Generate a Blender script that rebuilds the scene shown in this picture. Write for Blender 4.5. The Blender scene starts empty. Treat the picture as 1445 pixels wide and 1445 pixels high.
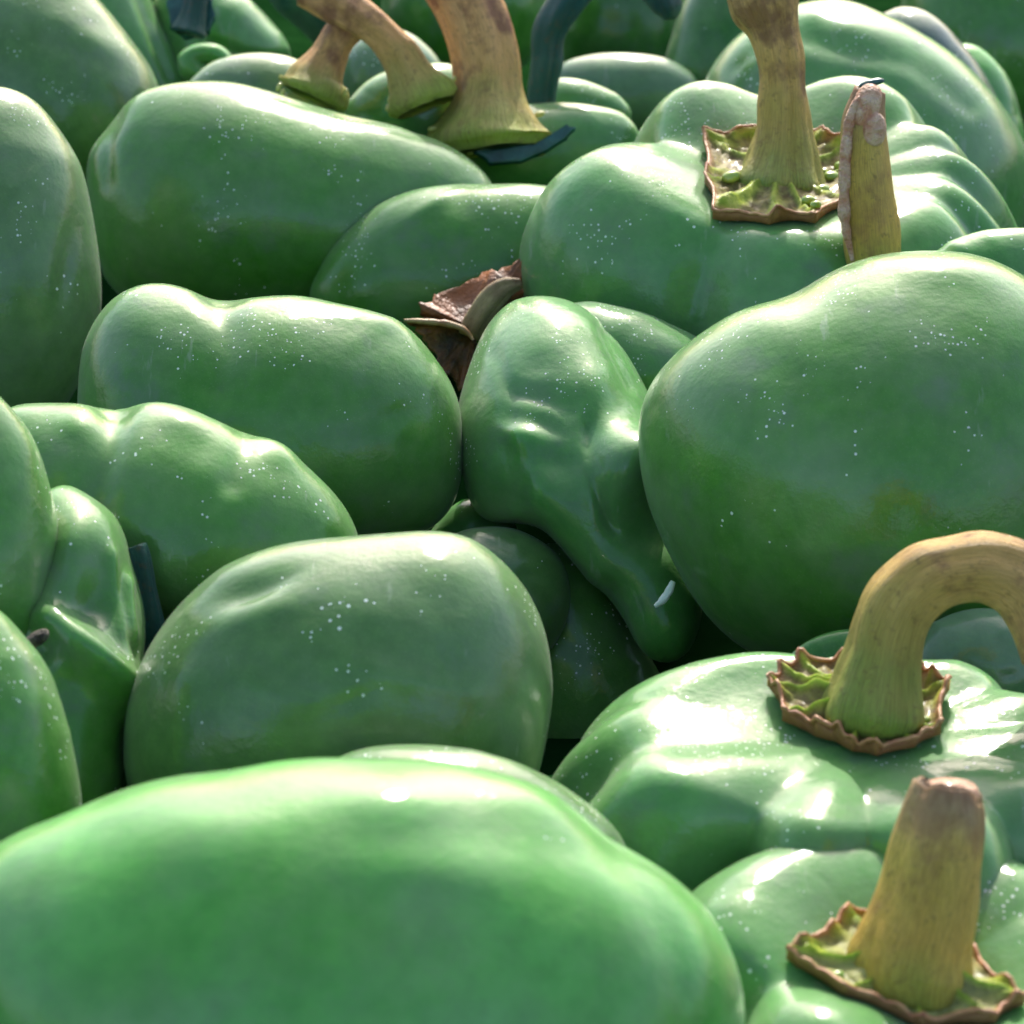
import bpy, bmesh, math, random
import numpy as np
from mathutils import Vector
from mathutils.bvhtree import BVHTree

R = math.radians
random.seed(7)
scene = bpy.context.scene
col = scene.collection

# ------------------------------------------------------------------ camera
PITCH = R(28.0)
ZC = 0.325                      # camera height over the table
HC = 0.27                       # camera height over the middle of the pepper layer
FPX = 722.5 / math.tan(R(10.0))  # focal length in photo pixels
CAM = Vector((0.0, 0.0, ZC))
FWD = Vector((0.0, math.cos(PITCH), -math.sin(PITCH)))
RIGHT = Vector((1.0, 0.0, 0.0))
UP = Vector((0.0, math.sin(PITCH), math.cos(PITCH)))

cam_data = bpy.data.cameras.new("camera")
cam = bpy.data.objects.new("camera", cam_data)
col.objects.link(cam)
cam.location = CAM
cam.rotation_euler = (R(90.0) - PITCH, 0.0, 0.0)
cam_data.sensor_width = 36.0
cam_data.lens = 18.0 / math.tan(R(10.0))
cam_data.clip_start = 0.01
cam_data.clip_end = 100.0
cam_data.dof.use_dof = True
cam_data.dof.focus_distance = 0.57
cam_data.dof.aperture_fstop = 38.0
scene.camera = cam

# ------------------------------------------------------------------ light
SUN_EL, SUN_AZ = R(33.0), R(6.0)
world = bpy.data.worlds.new("World")
scene.world = world
world.use_nodes = True
wn = world.node_tree.nodes
sky = wn.new("ShaderNodeTexSky")
sky.sky_type = 'NISHITA'
sky.sun_disc = False
sky.sun_elevation = SUN_EL
sky.sun_rotation = SUN_AZ
sky.air_density = 0.85
sky.dust_density = 2.4
sky.ozone_density = 0.4
bg = wn["Background"]
bg.inputs["Strength"].default_value = 0.15
world.node_tree.links.new(sky.outputs[0], bg.inputs["Color"])

sun_data = bpy.data.lights.new("sun", 'SUN')
sun = bpy.data.objects.new("sun", sun_data)
col.objects.link(sun)
sun_data.energy = 2.85
sun_data.angle = R(0.53)
sun_data.color = (1.0, 0.96, 0.91)
SUN_DIR = Vector((math.sin(SUN_AZ) * math.cos(SUN_EL), math.cos(SUN_AZ) * math.cos(SUN_EL), math.sin(SUN_EL)))
sun.rotation_euler = SUN_DIR.to_track_quat('Z', 'Y').to_euler()
sun.location = SUN_DIR * 3.0

scene.view_settings.view_transform = 'Standard'
scene.view_settings.look = 'None'
scene.view_settings.exposure = 1.15
scene.view_settings.gamma = 1.0
scene.render.engine = 'CYCLES'
scene.cycles.max_bounces = 8

# ------------------------------------------------------------------ placing helpers
def depth_for(py):
    v = (py - 722.5) / FPX
    return HC / (math.sin(PITCH) + v * math.cos(PITCH))

def at(px, py, d):
    """a point of the place: direction of a photo pixel, d metres along the view axis"""
    px, py, d = float(px), float(py), float(d)
    return CAM + (FWD + RIGHT * ((px - 722.5) / FPX) - UP * ((py - 722.5) / FPX)) * d

def on_plane(px, py, p0, n):
    dr = FWD + RIGHT * ((px - 722.5) / FPX) - UP * ((py - 722.5) / FPX)
    return CAM + dr * ((p0 - CAM).dot(n) / dr.dot(n))

def V3(a):
    return np.array(a, dtype=float)

nC, nF, nR, nU = V3(CAM), V3(FWD), V3(RIGHT), V3(UP)

# ------------------------------------------------------------------ materials
def nodes_of(name):
    m = bpy.data.materials.new(name)
    m.use_nodes = True
    nt = m.node_tree
    return m, nt, nt.nodes, nt.links, nt.nodes["Principled BSDF"]

def mathn(nt, op, a, b=None, clamp=False):
    n = nt.nodes.new("ShaderNodeMath"); n.operation = op; n.use_clamp = clamp
    for i, v in enumerate((a, b)):
        if v is None: continue
        if isinstance(v, (int, float)): n.inputs[i].default_value = v
        else: nt.links.new(v, n.inputs[i])
    return n.outputs[0]

def noise(nt, vec, scale, detail=3.0, rough=0.5):
    n = nt.nodes.new("ShaderNodeTexNoise")
    n.inputs["Scale"].default_value = scale
    n.inputs["Detail"].default_value = detail
    n.inputs["Roughness"].default_value = rough
    nt.links.new(vec, n.inputs["Vector"])
    return n.outputs["Fac"]

def ramp(nt, fac, stops):
    n = nt.nodes.new("ShaderNodeValToRGB")
    e = n.color_ramp.elements
    while len(e) < len(stops): e.new(0.5)
    for k, (p, c) in enumerate(stops):
        e[k].position = p
        e[k].color = c if len(c) == 4 else (*c, 1.0)
    nt.links.new(fac, n.inputs[0])
    return n.outputs[0]

def mix(nt, fac, a, b, blend='MIX'):
    n = nt.nodes.new("ShaderNodeMix"); n.data_type = 'RGBA'; n.blend_type = blend
    for sock, v in ((n.inputs[0], fac), (n.inputs[6], a), (n.inputs[7], b)):
        if isinstance(v, (int, float)): sock.default_value = v
        elif isinstance(v, tuple): sock.default_value = v if len(v) == 4 else (*v, 1.0)
        else: nt.links.new(v, sock)
    return n.outputs[2]

def objvec(nt):
    tc = nt.nodes.new("ShaderNodeTexCoord")
    oi = nt.nodes.new("ShaderNodeObjectInfo")
    s = nt.nodes.new("ShaderNodeVectorMath"); s.operation = 'ADD'
    nt.links.new(tc.outputs["Object"], s.inputs[0])
    nt.links.new(oi.outputs["Location"], s.inputs[1])
    return s.outputs[0]

def skin(name, c1, c2, dust=1.0, rough=0.60, smudge=0.5, scuff=0.45):
    m, nt, N, L, P = nodes_of(name)
    vec = objvec(nt)
    big = noise(nt, vec, 26.0, 3.0)
    base = mix(nt, ramp(nt, big, [(0.36, (0, 0, 0)), (0.66, (1, 1, 1))]), c1, c2)
    yel = noise(nt, vec, 60.0, 4.0, 0.6)
    base = mix(nt, mathn(nt, 'MULTIPLY', ramp(nt, yel, [(0.42, (0, 0, 0)), (0.72, (1, 1, 1))]), 0.40), base, (0.110, 0.230, 0.045))
    # pale pores and tiny lenticels
    vp = N.new("ShaderNodeTexVoronoi"); vp.inputs["Scale"].default_value = 1500.0
    L.new(vec, vp.inputs["Vector"])
    pore = ramp(nt, vp.outputs["Distance"], [(0.10, (1, 1, 1)), (0.32, (0, 0, 0))])
    base = mix(nt, mathn(nt, 'MULTIPLY', pore, 0.30), base, (0.16, 0.30, 0.10))
    # fine mottling of the skin
    fine = noise(nt, vec, 240.0, 4.0, 0.6)
    base = mix(nt, 0.50, base, ramp(nt, fine, [(0.35, (0.55, 0.6, 0.5)), (0.65, (1.0, 1.0, 1.0))]), 'MULTIPLY')
    # bluish grey bruises and rub marks
    sm = noise(nt, vec, 75.0, 5.0, 0.62)
    smk = mathn(nt, 'MULTIPLY', ramp(nt, sm, [(0.56, (0, 0, 0)), (0.70, (1, 1, 1))]), smudge)
    base = mix(nt, smk, base, (0.095, 0.150, 0.095))
    # pale bloom
    bl = noise(nt, vec, 48.0, 4.0, 0.6)
    blk = mathn(nt, 'MULTIPLY', ramp(nt, bl, [(0.40, (0, 0, 0)), (0.72, (1, 1, 1))]), 0.45)
    base = mix(nt, blk, base, (0.19, 0.25, 0.15))
    st = N.new("ShaderNodeMapping"); st.inputs["Scale"].default_value = (260.0, 45.0, 60.0); st.inputs["Rotation"].default_value = (0.4, 0.9, 0.5)
    L.new(vec, st.inputs["Vector"])
    sc_ = noise(nt, st.outputs[0], 1.0, 4.0, 0.6)
    sck = mathn(nt, 'MULTIPLY', ramp(nt, sc_, [(0.66, (0, 0, 0)), (0.72, (1, 1, 1))]), scuff)
    base = mix(nt, sck, base, (0.26, 0.33, 0.22))
    # white dust grains in drifts
    ge = N.new("ShaderNodeNewGeometry")
    sp = N.new("ShaderNodeSeparateXYZ"); L.new(ge.outputs["Normal"], sp.inputs[0])
    nz = mathn(nt, 'MULTIPLY', sp.outputs[2], 0.40)      # dust settles on what faces up
    def grains(scale, size, lo, hi, ns):
        v = N.new("ShaderNodeTexVoronoi"); v.inputs["Scale"].default_value = scale
        L.new(vec, v.inputs["Vector"])
        cl = noise(nt, vec, ns, 2.0)
        sz = N.new("ShaderNodeSeparateColor"); L.new(v.outputs["Color"], sz.inputs[0])
        radius = mathn(nt, 'MULTIPLY', mathn(nt, 'POWER', sz.outputs[0], 1.8), size * 1.18)
        a = mathn(nt, 'LESS_THAN', v.outputs["Distance"], radius)
        cl = mathn(nt, 'ADD', mathn(nt, 'MULTIPLY', cl, 4.0), nz)
        k = mathn(nt, 'MULTIPLY', a, mathn(nt, 'GREATER_THAN', mathn(nt, 'ADD', cl, mathn(nt, 'MULTIPLY', sz.outputs[1], 0.5)), lo))
        return k
    g1 = grains(720.0, 0.22, 3.26 - 0.15 * dust, 1.0, 40.0)
    g2 = grains(1300.0, 0.30, 3.08 - 0.15 * dust, 1.0, 60.0)
    g = mathn(nt, 'MAXIMUM', g1, g2)
    base2 = mix(nt, mathn(nt, 'MULTIPLY', g, 0.9), base, (0.70, 0.74, 0.66))
    L.new(base2, P.inputs["Base Color"])
    r0 = mathn(nt, 'ADD', mathn(nt, 'MULTIPLY', bl, 0.20), rough - 0.10)
    L.new(mathn(nt, 'MAXIMUM', r0, mathn(nt, 'MULTIPLY', g, 0.8)), P.inputs["Roughness"])
    P.inputs["IOR"].default_value = 1.45
    P.inputs["Specular IOR Level"].default_value = 0.09
    P.inputs["Coat Weight"].default_value = 0.75
    L.new(mathn(nt, 'ADD', mathn(nt, 'MULTIPLY', sm, 0.36), -0.125), P.inputs["Coat Roughness"])
    P.inputs["Sheen Weight"].default_value = 0.07
    P.inputs["Sheen Roughness"].default_value = 0.45
    P.inputs["Subsurface Weight"].default_value = 0.35
    P.inputs["Subsurface Radius"].default_value = (0.25, 1.0, 0.15)
    P.inputs["Subsurface Scale"].default_value = 0.010
    b1 = N.new("ShaderNodeBump"); b1.inputs["Strength"].default_value = 0.15; b1.inputs["Distance"].default_value = 0.002
    L.new(noise(nt, vec, 110.0, 3.0), b1.inputs["Height"])
    b2 = N.new("ShaderNodeBump"); b2.inputs["Strength"].default_value = 0.22; b2.inputs["Distance"].default_value = 0.0004
    L.new(noise(nt, vec, 800.0, 4.0, 0.65), b2.inputs["Height"]); L.new(b1.outputs[0], b2.inputs["Normal"])
    b3 = N.new("ShaderNodeBump"); b3.inputs["Strength"].default_value = 0.6; b3.inputs["Distance"].default_value = 0.0003
    L.new(g, b3.inputs["Height"]); L.new(b2.outputs[0], b3.inputs["Normal"])
    L.new(b3.outputs[0], P.inputs["Normal"]); L.new(b2.outputs[0], P.inputs["Coat Normal"])
    return m

SKIN = {
    'green':   skin("pepper_skin_green", (0.060, 0.222, 0.020), (0.088, 0.262, 0.038)),
    'bright':  skin("pepper_skin_bright", (0.090, 0.375, 0.048), (0.135, 0.435, 0.084), dust=-2.5, smudge=0.12, scuff=0.0),
    'olive':   skin("pepper_skin_olive", (0.084, 0.190, 0.046), (0.116, 0.230, 0.070)),
    'fresh':   skin("pepper_skin_fresh", (0.080, 0.264, 0.050), (0.114, 0.310, 0.078)),
    'deep':    skin("pepper_skin_deep", (0.030, 0.150, 0.012), (0.046, 0.185, 0.022), dust=0.2, smudge=0.3),
    'grey':    skin("pepper_skin_grey", (0.115, 0.220, 0.100), (0.160, 0.265, 0.140), dust=0.5),
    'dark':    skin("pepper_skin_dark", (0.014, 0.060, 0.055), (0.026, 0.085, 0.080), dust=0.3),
}

def stem_mat(name, stops, patch, patch_amt, rough=0.55):
    m, nt, N, L, P = nodes_of(name)
    vec = objvec(nt)
    at_ = N.new("ShaderNodeAttribute"); at_.attribute_name = "along"
    ar_ = N.new("ShaderNodeAttribute"); ar_.attribute_name = "around"
    t = at_.outputs["Fac"]
    tn = mathn(nt, 'ADD', t, mathn(nt, 'MULTIPLY', mathn(nt, 'SUBTRACT', noise(nt, vec, 130.0, 3.0), 0.5), 0.35))
    c = ramp(nt, tn, stops)
    # fibres running along the stem
    comb = N.new("ShaderNodeCombineXYZ")
    L.new(mathn(nt, 'MULTIPLY', ar_.outputs["Fac"], 26.0), comb.inputs[0]); L.new(mathn(nt, 'MULTIPLY', t, 3.0), comb.inputs[1])
    fib = noise(nt, comb.outputs[0], 3.0, 4.0, 0.65)
    c = mix(nt, 0.70, c, ramp(nt, fib, [(0.32, (0.50, 0.42, 0.30)), (0.60, (1.06, 1.04, 1.0))]), 'MULTIPLY')
    pn = noise(nt, vec, 110.0, 4.0, 0.6)
    pk = mathn(nt, 'MULTIPLY', ramp(nt, mathn(nt, 'ADD', pn, mathn(nt, 'MULTIPLY', t, 0.26)), [(0.64, (0, 0, 0)), (0.80, (1, 1, 1))]), patch_amt)
    c = mix(nt, pk, c, patch)
    sp = noise(nt, vec, 700.0, 3.0, 0.6)
    c = mix(nt, mathn(nt, 'MULTIPLY', ramp(nt, sp, [(0.58, (0, 0, 0)), (0.70, (1, 1, 1))]), 0.45), c, (0.14, 0.075, 0.02))
    L.new(c, P.inputs["Base Color"])
    P.inputs["Roughness"].default_value = rough
    P.inputs["Subsurface Weight"].default_value = 0.15
    P.inputs["Subsurface Radius"].default_value = (0.8, 0.6, 0.2)
    P.inputs["Subsurface Scale"].default_value = 0.003
    b = N.new("ShaderNodeBump"); b.inputs["Strength"].default_value = 0.8; b.inputs["Distance"].default_value = 0.0016
    L.new(mathn(nt, 'ADD', fib, mathn(nt, 'MULTIPLY', sp, 0.4)), b.inputs["Height"])
    L.new(b.outputs[0], P.inputs["Normal"])
    return m

STEM_OCHRE = stem_mat("stem_ochre", [(0.0, (0.36, 0.42, 0.05)), (0.14, (0.50, 0.42, 0.09)), (0.40, (0.80, 0.43, 0.14)), (1.0, (0.76, 0.38, 0.17))], (0.20, 0.055, 0.03), 0.75)
STEM_OLIVE = stem_mat("stem_olive", [(0.0, (0.22, 0.34, 0.04)), (0.18, (0.42, 0.38, 0.07)), (0.5, (0.72, 0.45, 0.11)), (1.0, (0.74, 0.45, 0.16))], (0.17, 0.06, 0.03), 0.7)
STEM_YELLOW = stem_mat("stem_yellow_green", [(0.0, (0.34, 0.38, 0.05)), (0.3, (0.70, 0.44, 0.07)), (0.72, (0.72, 0.50, 0.10)), (0.92, (0.56, 0.40, 0.18)), (1.0, (0.50, 0.30, 0.15))], (0.30, 0.12, 0.05), 0.5)
STEM_TEAL = stem_mat("stem_dark_teal", [(0.0, (0.008, 0.110, 0.085)), (0.5, (0.006, 0.080, 0.068)), (1.0, (0.014, 0.075, 0.070))], (0.03, 0.15, 0.09), 0.5, rough=0.4)
STEM_DRY = stem_mat("stem_dry_brown", [(0.0, (0.36, 0.26, 0.10)), (0.5, (0.58, 0.45, 0.22)), (1.0, (0.50, 0.36, 0.18))], (0.20, 0.09, 0.05), 0.5)

def plain(name, c1, c2, scale=180.0, rough=0.4, coat=0.0, bump=0.4, dist=0.001, spec=None):
    m, nt, N, L, P = nodes_of(name)
    vec = objvec(nt)
    n1 = noise(nt, vec, scale, 4.0, 0.6)
    c = mix(nt, ramp(nt, n1, [(0.35, (0, 0, 0)), (0.65, (1, 1, 1))]), c1, c2)
    L.new(c, P.inputs["Base Color"])
    P.inputs["Roughness"].default_value = rough
    P.inputs["Coat Weight"].default_value = coat
    P.inputs["Coat Roughness"].default_value = 0.12
    b = N.new("ShaderNodeBump"); b.inputs["Strength"].default_value = bump; b.inputs["Distance"].default_value = dist
    L.new(noise(nt, vec, scale * 2.0, 4.0, 0.6), b.inputs["Height"]); L.new(b.outputs[0], P.inputs["Normal"])
    if spec is not None: P.inputs['Specular IOR Level'].default_value = spec
    return m

def calyx_mat(name, tan1, tan2, grn1, grn2):
    m, nt, N, L, P = nodes_of(name)
    vec = objvec(nt)
    a1 = N.new("ShaderNodeAttribute"); a1.attribute_name = "ridge"
    a2 = N.new("ShaderNodeAttribute"); a2.attribute_name = "rim"
    n1 = noise(nt, vec, 420.0, 4.0, 0.6)
    k1 = ramp(nt, n1, [(0.38, (0, 0, 0)), (0.62, (1, 1, 1))])
    c = mix(nt, k1, tan1, tan2)
    c = mix(nt, mathn(nt, 'ADD', a1.outputs["Fac"], mathn(nt, 'MULTIPLY', mathn(nt, 'SUBTRACT', n1, 0.5), 0.8), True), c, mix(nt, k1, grn1, grn2))
    c = mix(nt, mathn(nt, 'MULTIPLY', mathn(nt, 'ADD', a2.outputs["Fac"], mathn(nt, 'MULTIPLY', mathn(nt, 'SUBTRACT', n1, 0.5), 0.9), True), 0.85), c, (0.30, 0.12, 0.05))
    L.new(c, P.inputs["Base Color"])
    P.inputs["Roughness"].default_value = 0.55
    P.inputs["Specular IOR Level"].default_value = 0.12
    P.inputs["Coat Weight"].default_value = 0.10; P.inputs["Coat Roughness"].default_value = 0.2
    P.inputs["Subsurface Weight"].default_value = 0.2
    P.inputs["Subsurface Radius"].default_value = (0.5, 0.8, 0.15); P.inputs["Subsurface Scale"].default_value = 0.002
    b = N.new("ShaderNodeBump"); b.inputs["Strength"].default_value = 0.5; b.inputs["Distance"].default_value = 0.0006
    L.new(noise(nt, vec, 1200.0, 4.0, 0.6), b.inputs["Height"]); L.new(b.outputs[0], P.inputs["Normal"])
    return m

CALYX = calyx_mat("calyx_tan_green", (0.13, 0.095, 0.030), (0.25, 0.22, 0.07), (0.22, 0.30, 0.02), (0.38, 0.44, 0.05))
CALYX_GREEN = calyx_mat("calyx_yellow_green", (0.20, 0.20, 0.06), (0.36, 0.37, 0.13), (0.22, 0.32, 0.02), (0.38, 0.46, 0.05))
CALYX_EDGE = plain("calyx_edge", (0.34, 0.12, 0.05), (0.50, 0.26, 0.10), 300.0, 0.5)
RIDGE = plain("calyx_ridge_green", (0.20, 0.34, 0.03), (0.36, 0.46, 0.07), 200.0, 0.3, 0.4, 0.3)
CUT = plain("cut_stem_end", (0.60, 0.26, 0.13), (0.78, 0.52, 0.34), 350.0, 0.6, 0.1, 1.0, 0.003)
HOLE = plain("stem_pore", (0.12, 0.05, 0.03), (0.20, 0.10, 0.05), 300.0, 0.7)
TIP = plain("calyx_tip_yellow", (0.45, 0.42, 0.06), (0.55, 0.50, 0.12), 200.0, 0.3, 0.4)
DRYLEAF = plain("dry_calyx_brown", (0.30, 0.105, 0.030), (0.055, 0.036, 0.016), 95.0, 0.5, 0.15, 0.9, 0.0022, spec=0.3)
DRYEDGE = plain("dry_calyx_edge", (0.42, 0.30, 0.12), (0.30, 0.14, 0.05), 220.0, 0.5)
SCAR = plain("blossom_scar", (0.03, 0.02, 0.015), (0.20, 0.17, 0.12), 500.0, 0.8, 0.0, 1.0, 0.002)
TEAL = plain("teal_sepal", (0.004, 0.05, 0.04), (0.02, 0.11, 0.09), 260.0, 0.35, 0.3)
CLOTH = plain("ground_dark_green", (0.004, 0.022, 0.005), (0.008, 0.036, 0.008), 40.0, 1.0, 0.0, 0.5, 0.002, spec=0.0)

# ------------------------------------------------------------------ mesh helpers
WORLD = {}                      # where each mesh stands in the world

def link_mesh(name, verts, faces, mat, parent=None, loc=None, smooth=True, attrs=None):
    """verts in world metres; the object's origin goes to loc (base of the mesh by default)"""
    verts = np.asarray(verts, dtype=float)
    if loc is None:
        loc = Vector((verts[:, 0].mean(), verts[:, 1].mean(), verts[:, 2].min()))
    me = bpy.data.meshes.new(name)
    me.from_pydata([tuple(v) for v in (verts - V3(loc))], [], faces)
    me.validate()
    if smooth:
        me.polygons.foreach_set("use_smooth", [True] * len(me.polygons))
    for k, vals in (attrs or {}).items():
        a = me.attributes.new(k, 'FLOAT', 'POINT')
        a.data.foreach_set("value", np.asarray(vals, dtype=np.float32))
    me.materials.append(mat)
    me.update()
    o = bpy.data.objects.new(name, me)
    col.objects.link(o)
    WORLD[o.name] = loc.copy()
    o.location = loc
    if parent is not None:
        o.parent = parent
        o.location = loc - WORLD[parent.name]
    return o

def closed_curve(pts, n):
    P = np.array(pts, dtype=float)
    m = len(P)
    out = []
    for i in range(m):
        p0, p1, p2, p3 = P[i - 1], P[i], P[(i + 1) % m], P[(i + 2) % m]
        def tj(t, a, b): return t + max(np.linalg.norm(b - a), 1e-6) ** 0.5
        t0 = 0.0; t1 = tj(t0, p0, p1); t2 = tj(t1, p1, p2); t3 = tj(t2, p2, p3)
        for t in np.linspace(t1, t2, 12, endpoint=False):
            a1 = (t1 - t) / (t1 - t0) * p0 + (t - t0) / (t1 - t0) * p1
            a2 = (t2 - t) / (t2 - t1) * p1 + (t - t1) / (t2 - t1) * p2
            a3 = (t3 - t) / (t3 - t2) * p2 + (t - t2) / (t3 - t2) * p3
            b1 = (t2 - t) / (t2 - t0) * a1 + (t - t0) / (t2 - t0) * a2
            b2 = (t3 - t) / (t3 - t1) * a2 + (t - t1) / (t3 - t1) * a3
            out.append((t2 - t) / (t2 - t1) * b1 + (t - t1) / (t2 - t1) * b2)
    C = np.array(out)
    seg = np.linalg.norm(np.roll(C, -1, 0) - C, axis=1)
    s = np.concatenate([[0], np.cumsum(seg)])
    q = np.linspace(0, s[-1], n, endpoint=False)
    Cx = np.concatenate([C, C[:1]])
    Q = np.stack([np.interp(q, s, Cx[:, 0]), np.interp(q, s, Cx[:, 1])], 1)
    k = np.exp(-0.5 * (np.arange(-5, 6) / 1.4) ** 2); k /= k.sum()
    Q = sum(w * np.roll(Q, j, 0) for w, j in zip(k, range(-5, 6)))
    return Q

def open_curve(pts, n):
    P = np.array(pts, dtype=float)
    d = np.linalg.norm(np.diff(P[:, :2], axis=0), axis=1)
    s = np.concatenate([[0], np.cumsum(d)])
    # natural-ish smooth: Catmull-Rom by chord length (non-uniform Hermite)
    m = len(P)
    T = np.zeros_like(P)
    for i in range(m):
        a, b = max(i - 1, 0), min(i + 1, m - 1)
        T[i] = (P[b] - P[a]) / max(s[b] - s[a], 1e-9)
    out = []
    for q in np.linspace(0, s[-1], n):
        i = min(int(np.searchsorted(s, q, side='right')) - 1, m - 2)
        h = s[i + 1] - s[i]
        u = (q - s[i]) / h
        out.append((2*u**3-3*u**2+1) * P[i] + (u**3-2*u**2+u) * h * T[i] + (-2*u**3+3*u**2) * P[i+1] + (u**3-u**2) * h * T[i+1])
    return np.array(out)

def wave_noise(p, seed, freq, n=14):
    r = np.random.RandomState(seed)
    out = np.zeros(len(p))
    for k in range(n):
        d = r.normal(size=3); d /= np.linalg.norm(d)
        out += np.sin(p @ d * freq * r.uniform(0.6, 1.7) + r.uniform(0, 6.28))
    return out / math.sqrt(n)

def ring_faces(nrings, n):
    f = []
    for r in range(nrings - 1):
        for k in range(n):
            a, b = r * n + k, r * n + (k + 1) % n
            f.append((a, a + n, b + n, b))
    return f

def vnormals(verts, faces):
    me = bpy.data.meshes.new("tmp")
    me.from_pydata([tuple(v) for v in verts], [], faces)
    me.update()
    nn = np.zeros(len(verts) * 3)
    me.vertices.foreach_get("normal", nn)
    bpy.data.meshes.remove(me)
    return nn.reshape(-1, 3)

def features(verts, nrm, feats, only_front=True):
    """dents (negative) and bumps (positive) in mm; grooves along polylines"""
    rel = verts - nC
    dd = rel @ nF
    px = 722.5 + FPX * (rel @ nR) / dd
    py = 722.5 - FPX * (rel @ nU) / dd
    view = rel / np.linalg.norm(rel, axis=1)[:, None]
    facing = np.clip(-(nrm * view).sum(1) * 4.0 + 0.6, 0, 1)
    amt = np.zeros(len(verts))
    for f in feats:
        if f[0] == 'b':
            _, x, y, rx, ry, ang, a = f
            ca, sa = math.cos(R(ang)), math.sin(R(ang))
            u = ((px - x) * ca + (py - y) * sa) / rx
            v = (-(px - x) * sa + (py - y) * ca) / ry
            amt += a * np.exp(-(u * u + v * v))
        else:
            _, pl, w, a = f
            P = np.array(pl, dtype=float)
            best = np.full(len(verts), 1e9)
            for i in range(len(P) - 1):
                e = P[i + 1] - P[i]
                t = np.clip(((px - P[i, 0]) * e[0] + (py - P[i, 1]) * e[1]) / (e @ e), 0, 1)
                best = np.minimum(best, np.hypot(px - P[i, 0] - t * e[0], py - P[i, 1] - t * e[1]))
            amt += a * np.exp(-(best / w) ** 2)
    return verts + nrm * (amt * facing * 0.001)[:, None]

def lobe_verts(outline, d, depth=1.0, feats=(), seed=0, wob=0.5, n=128, rows=30, K=11, lean=0.0):
    """a closed skin grown from an outline facing the camera, at its own distance and thickness"""
    Q = closed_curve(outline, n)
    c = (Q.max(0) + Q.min(0)) / 2
    c = 0.5 * c + 0.5 * Q.mean(0)
    sc = 0.5 * np.ptp(Q, axis=0).max()
    q = (Q - c) / sc
    def basis(p):
        z = p[:, 0] + 1j * p[:, 1]
        cols = [np.ones(len(p))]
        for k in range(1, K + 1):
            zk = z ** k
            cols += [zk.real, zk.imag]
        return np.stack(cols, 1)
    B = basis(q)
    rhs = (q ** 2).sum(1)
    lam = np.concatenate([[0.0], np.repeat(1e-3 * np.arange(1, K + 1), 2)])
    co = np.linalg.solve(B.T @ B + np.diag(lam), B.T @ rhs)
    res = B @ co - rhs
    def wfun(p, s):
        w = basis(p) @ co - (p ** 2).sum(1)
        return np.maximum(w - res * s ** 6, 0.0)
    ts = np.linspace(0, math.pi / 2, rows)
    rings = []
    for t in ts[1:]:
        s = math.sin(t)
        rings.append((q * s, np.sqrt(wfun(q * s, s))))
    zc = math.sqrt(max(wfun(np.zeros((1, 2)), 0.0)[0], 1e-6))
    zmax = max(zc, max(r[1].max() for r in rings))
    half = 0.5 * min(np.ptp(Q, axis=0)) / sc * depth
    kz = half / zmax
    pos = [np.array([[0, 0, zc * kz]])]
    for p, z in rings[:-1]:
        pos.append(np.column_stack([p, z * kz]))
    pos.append(np.column_stack([q, np.zeros(n)]))
    for p, z in rings[:-1][::-1]:
        pos.append(np.column_stack([p, -z * kz]))
    pos.append(np.array([[0, 0, -zc * kz]]))
    A = np.concatenate(pos)
    m = d / FPX * sc
    ctr = nC + d * (nF + nR * ((c[0] - 722.5) / FPX) - nU * ((c[1] - 722.5) / FPX))
    verts = ctr + A[:, 0:1] * m * nR - A[:, 1:2] * m * nU - (A[:, 2:3] + lean * A[:, 1:2]) * m * nF
    nr = len(A) - 2
    body = [(a + 1, b + 1, c_ + 1, d_ + 1) for a, b, c_, d_ in ring_faces(nr // n, n)]
    last = len(A) - 1
    body += [(0, 1 + k, 1 + (k + 1) % n) for k in range(n)]
    o = 1 + nr - n
    body += [(last, o + (k + 1) % n, o + k) for k in range(n)]
    nrm = vnormals(verts, body)
    ctrm = verts.mean(0)
    if ((verts - ctrm) * nrm).sum() < 0:
        body = [tuple(reversed(f)) for f in body]
        nrm = -nrm
    verts = verts + nrm * (wave_noise(verts, seed, 70.0) * wob * 0.001 + wave_noise(verts, seed + 9, 210.0) * 0.00010)[:, None]
    nrm = vnormals(verts, body)
    if feats:
        verts = features(verts, nrm, feats)
    return verts, body

def tag(o, label, cat="pepper", group=None):
    o["label"] = label
    o["category"] = cat
    if group: o["group"] = group
    return o

GROUP = "green peppers heaped together"

def pepper(label, outline, skin_='green', d=None, depth=1.0, feats=(), seed=0, wob=0.5, more=(), lean=0.0):
    ys = [p[1] for p in outline]
    rr = np.random.RandomState(seed + 300)
    x0, x1, y0, y1 = min(p[0] for p in outline), max(p[0] for p in outline), min(ys), max(ys)
    wx = min(x1 - x0, y1 - y0)
    feats = list(feats) + [('b', rr.uniform(x0, x1), rr.uniform(y0, y0 * 0.3 + y1 * 0.7), wx * rr.uniform(0.06, 0.2), wx * rr.uniform(0.03, 0.08), rr.uniform(-40, 40), rr.choice([-1, 1]) * rr.uniform(0.15, 0.5) * min(1.0, wx / 250)) for _ in range(7)]
    if d is None:
        d = depth_for((min(ys) + max(ys)) / 2)
    verts, faces = lobe_verts(outline, d, depth, feats, seed, wob, lean=lean)
    for (ol, dd, dp, ft) in more:
        v2, f2 = lobe_verts(ol, dd, dp, ft, seed + 50, wob, lean=0.35)
        faces = faces + [tuple(i + len(verts) for i in f) for f in f2]
        verts = np.concatenate([verts, v2])
    o = link_mesh("green_pepper", verts, faces, SKIN[skin_])
    tag(o, label, "pepper", GROUP)
    return o

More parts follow.
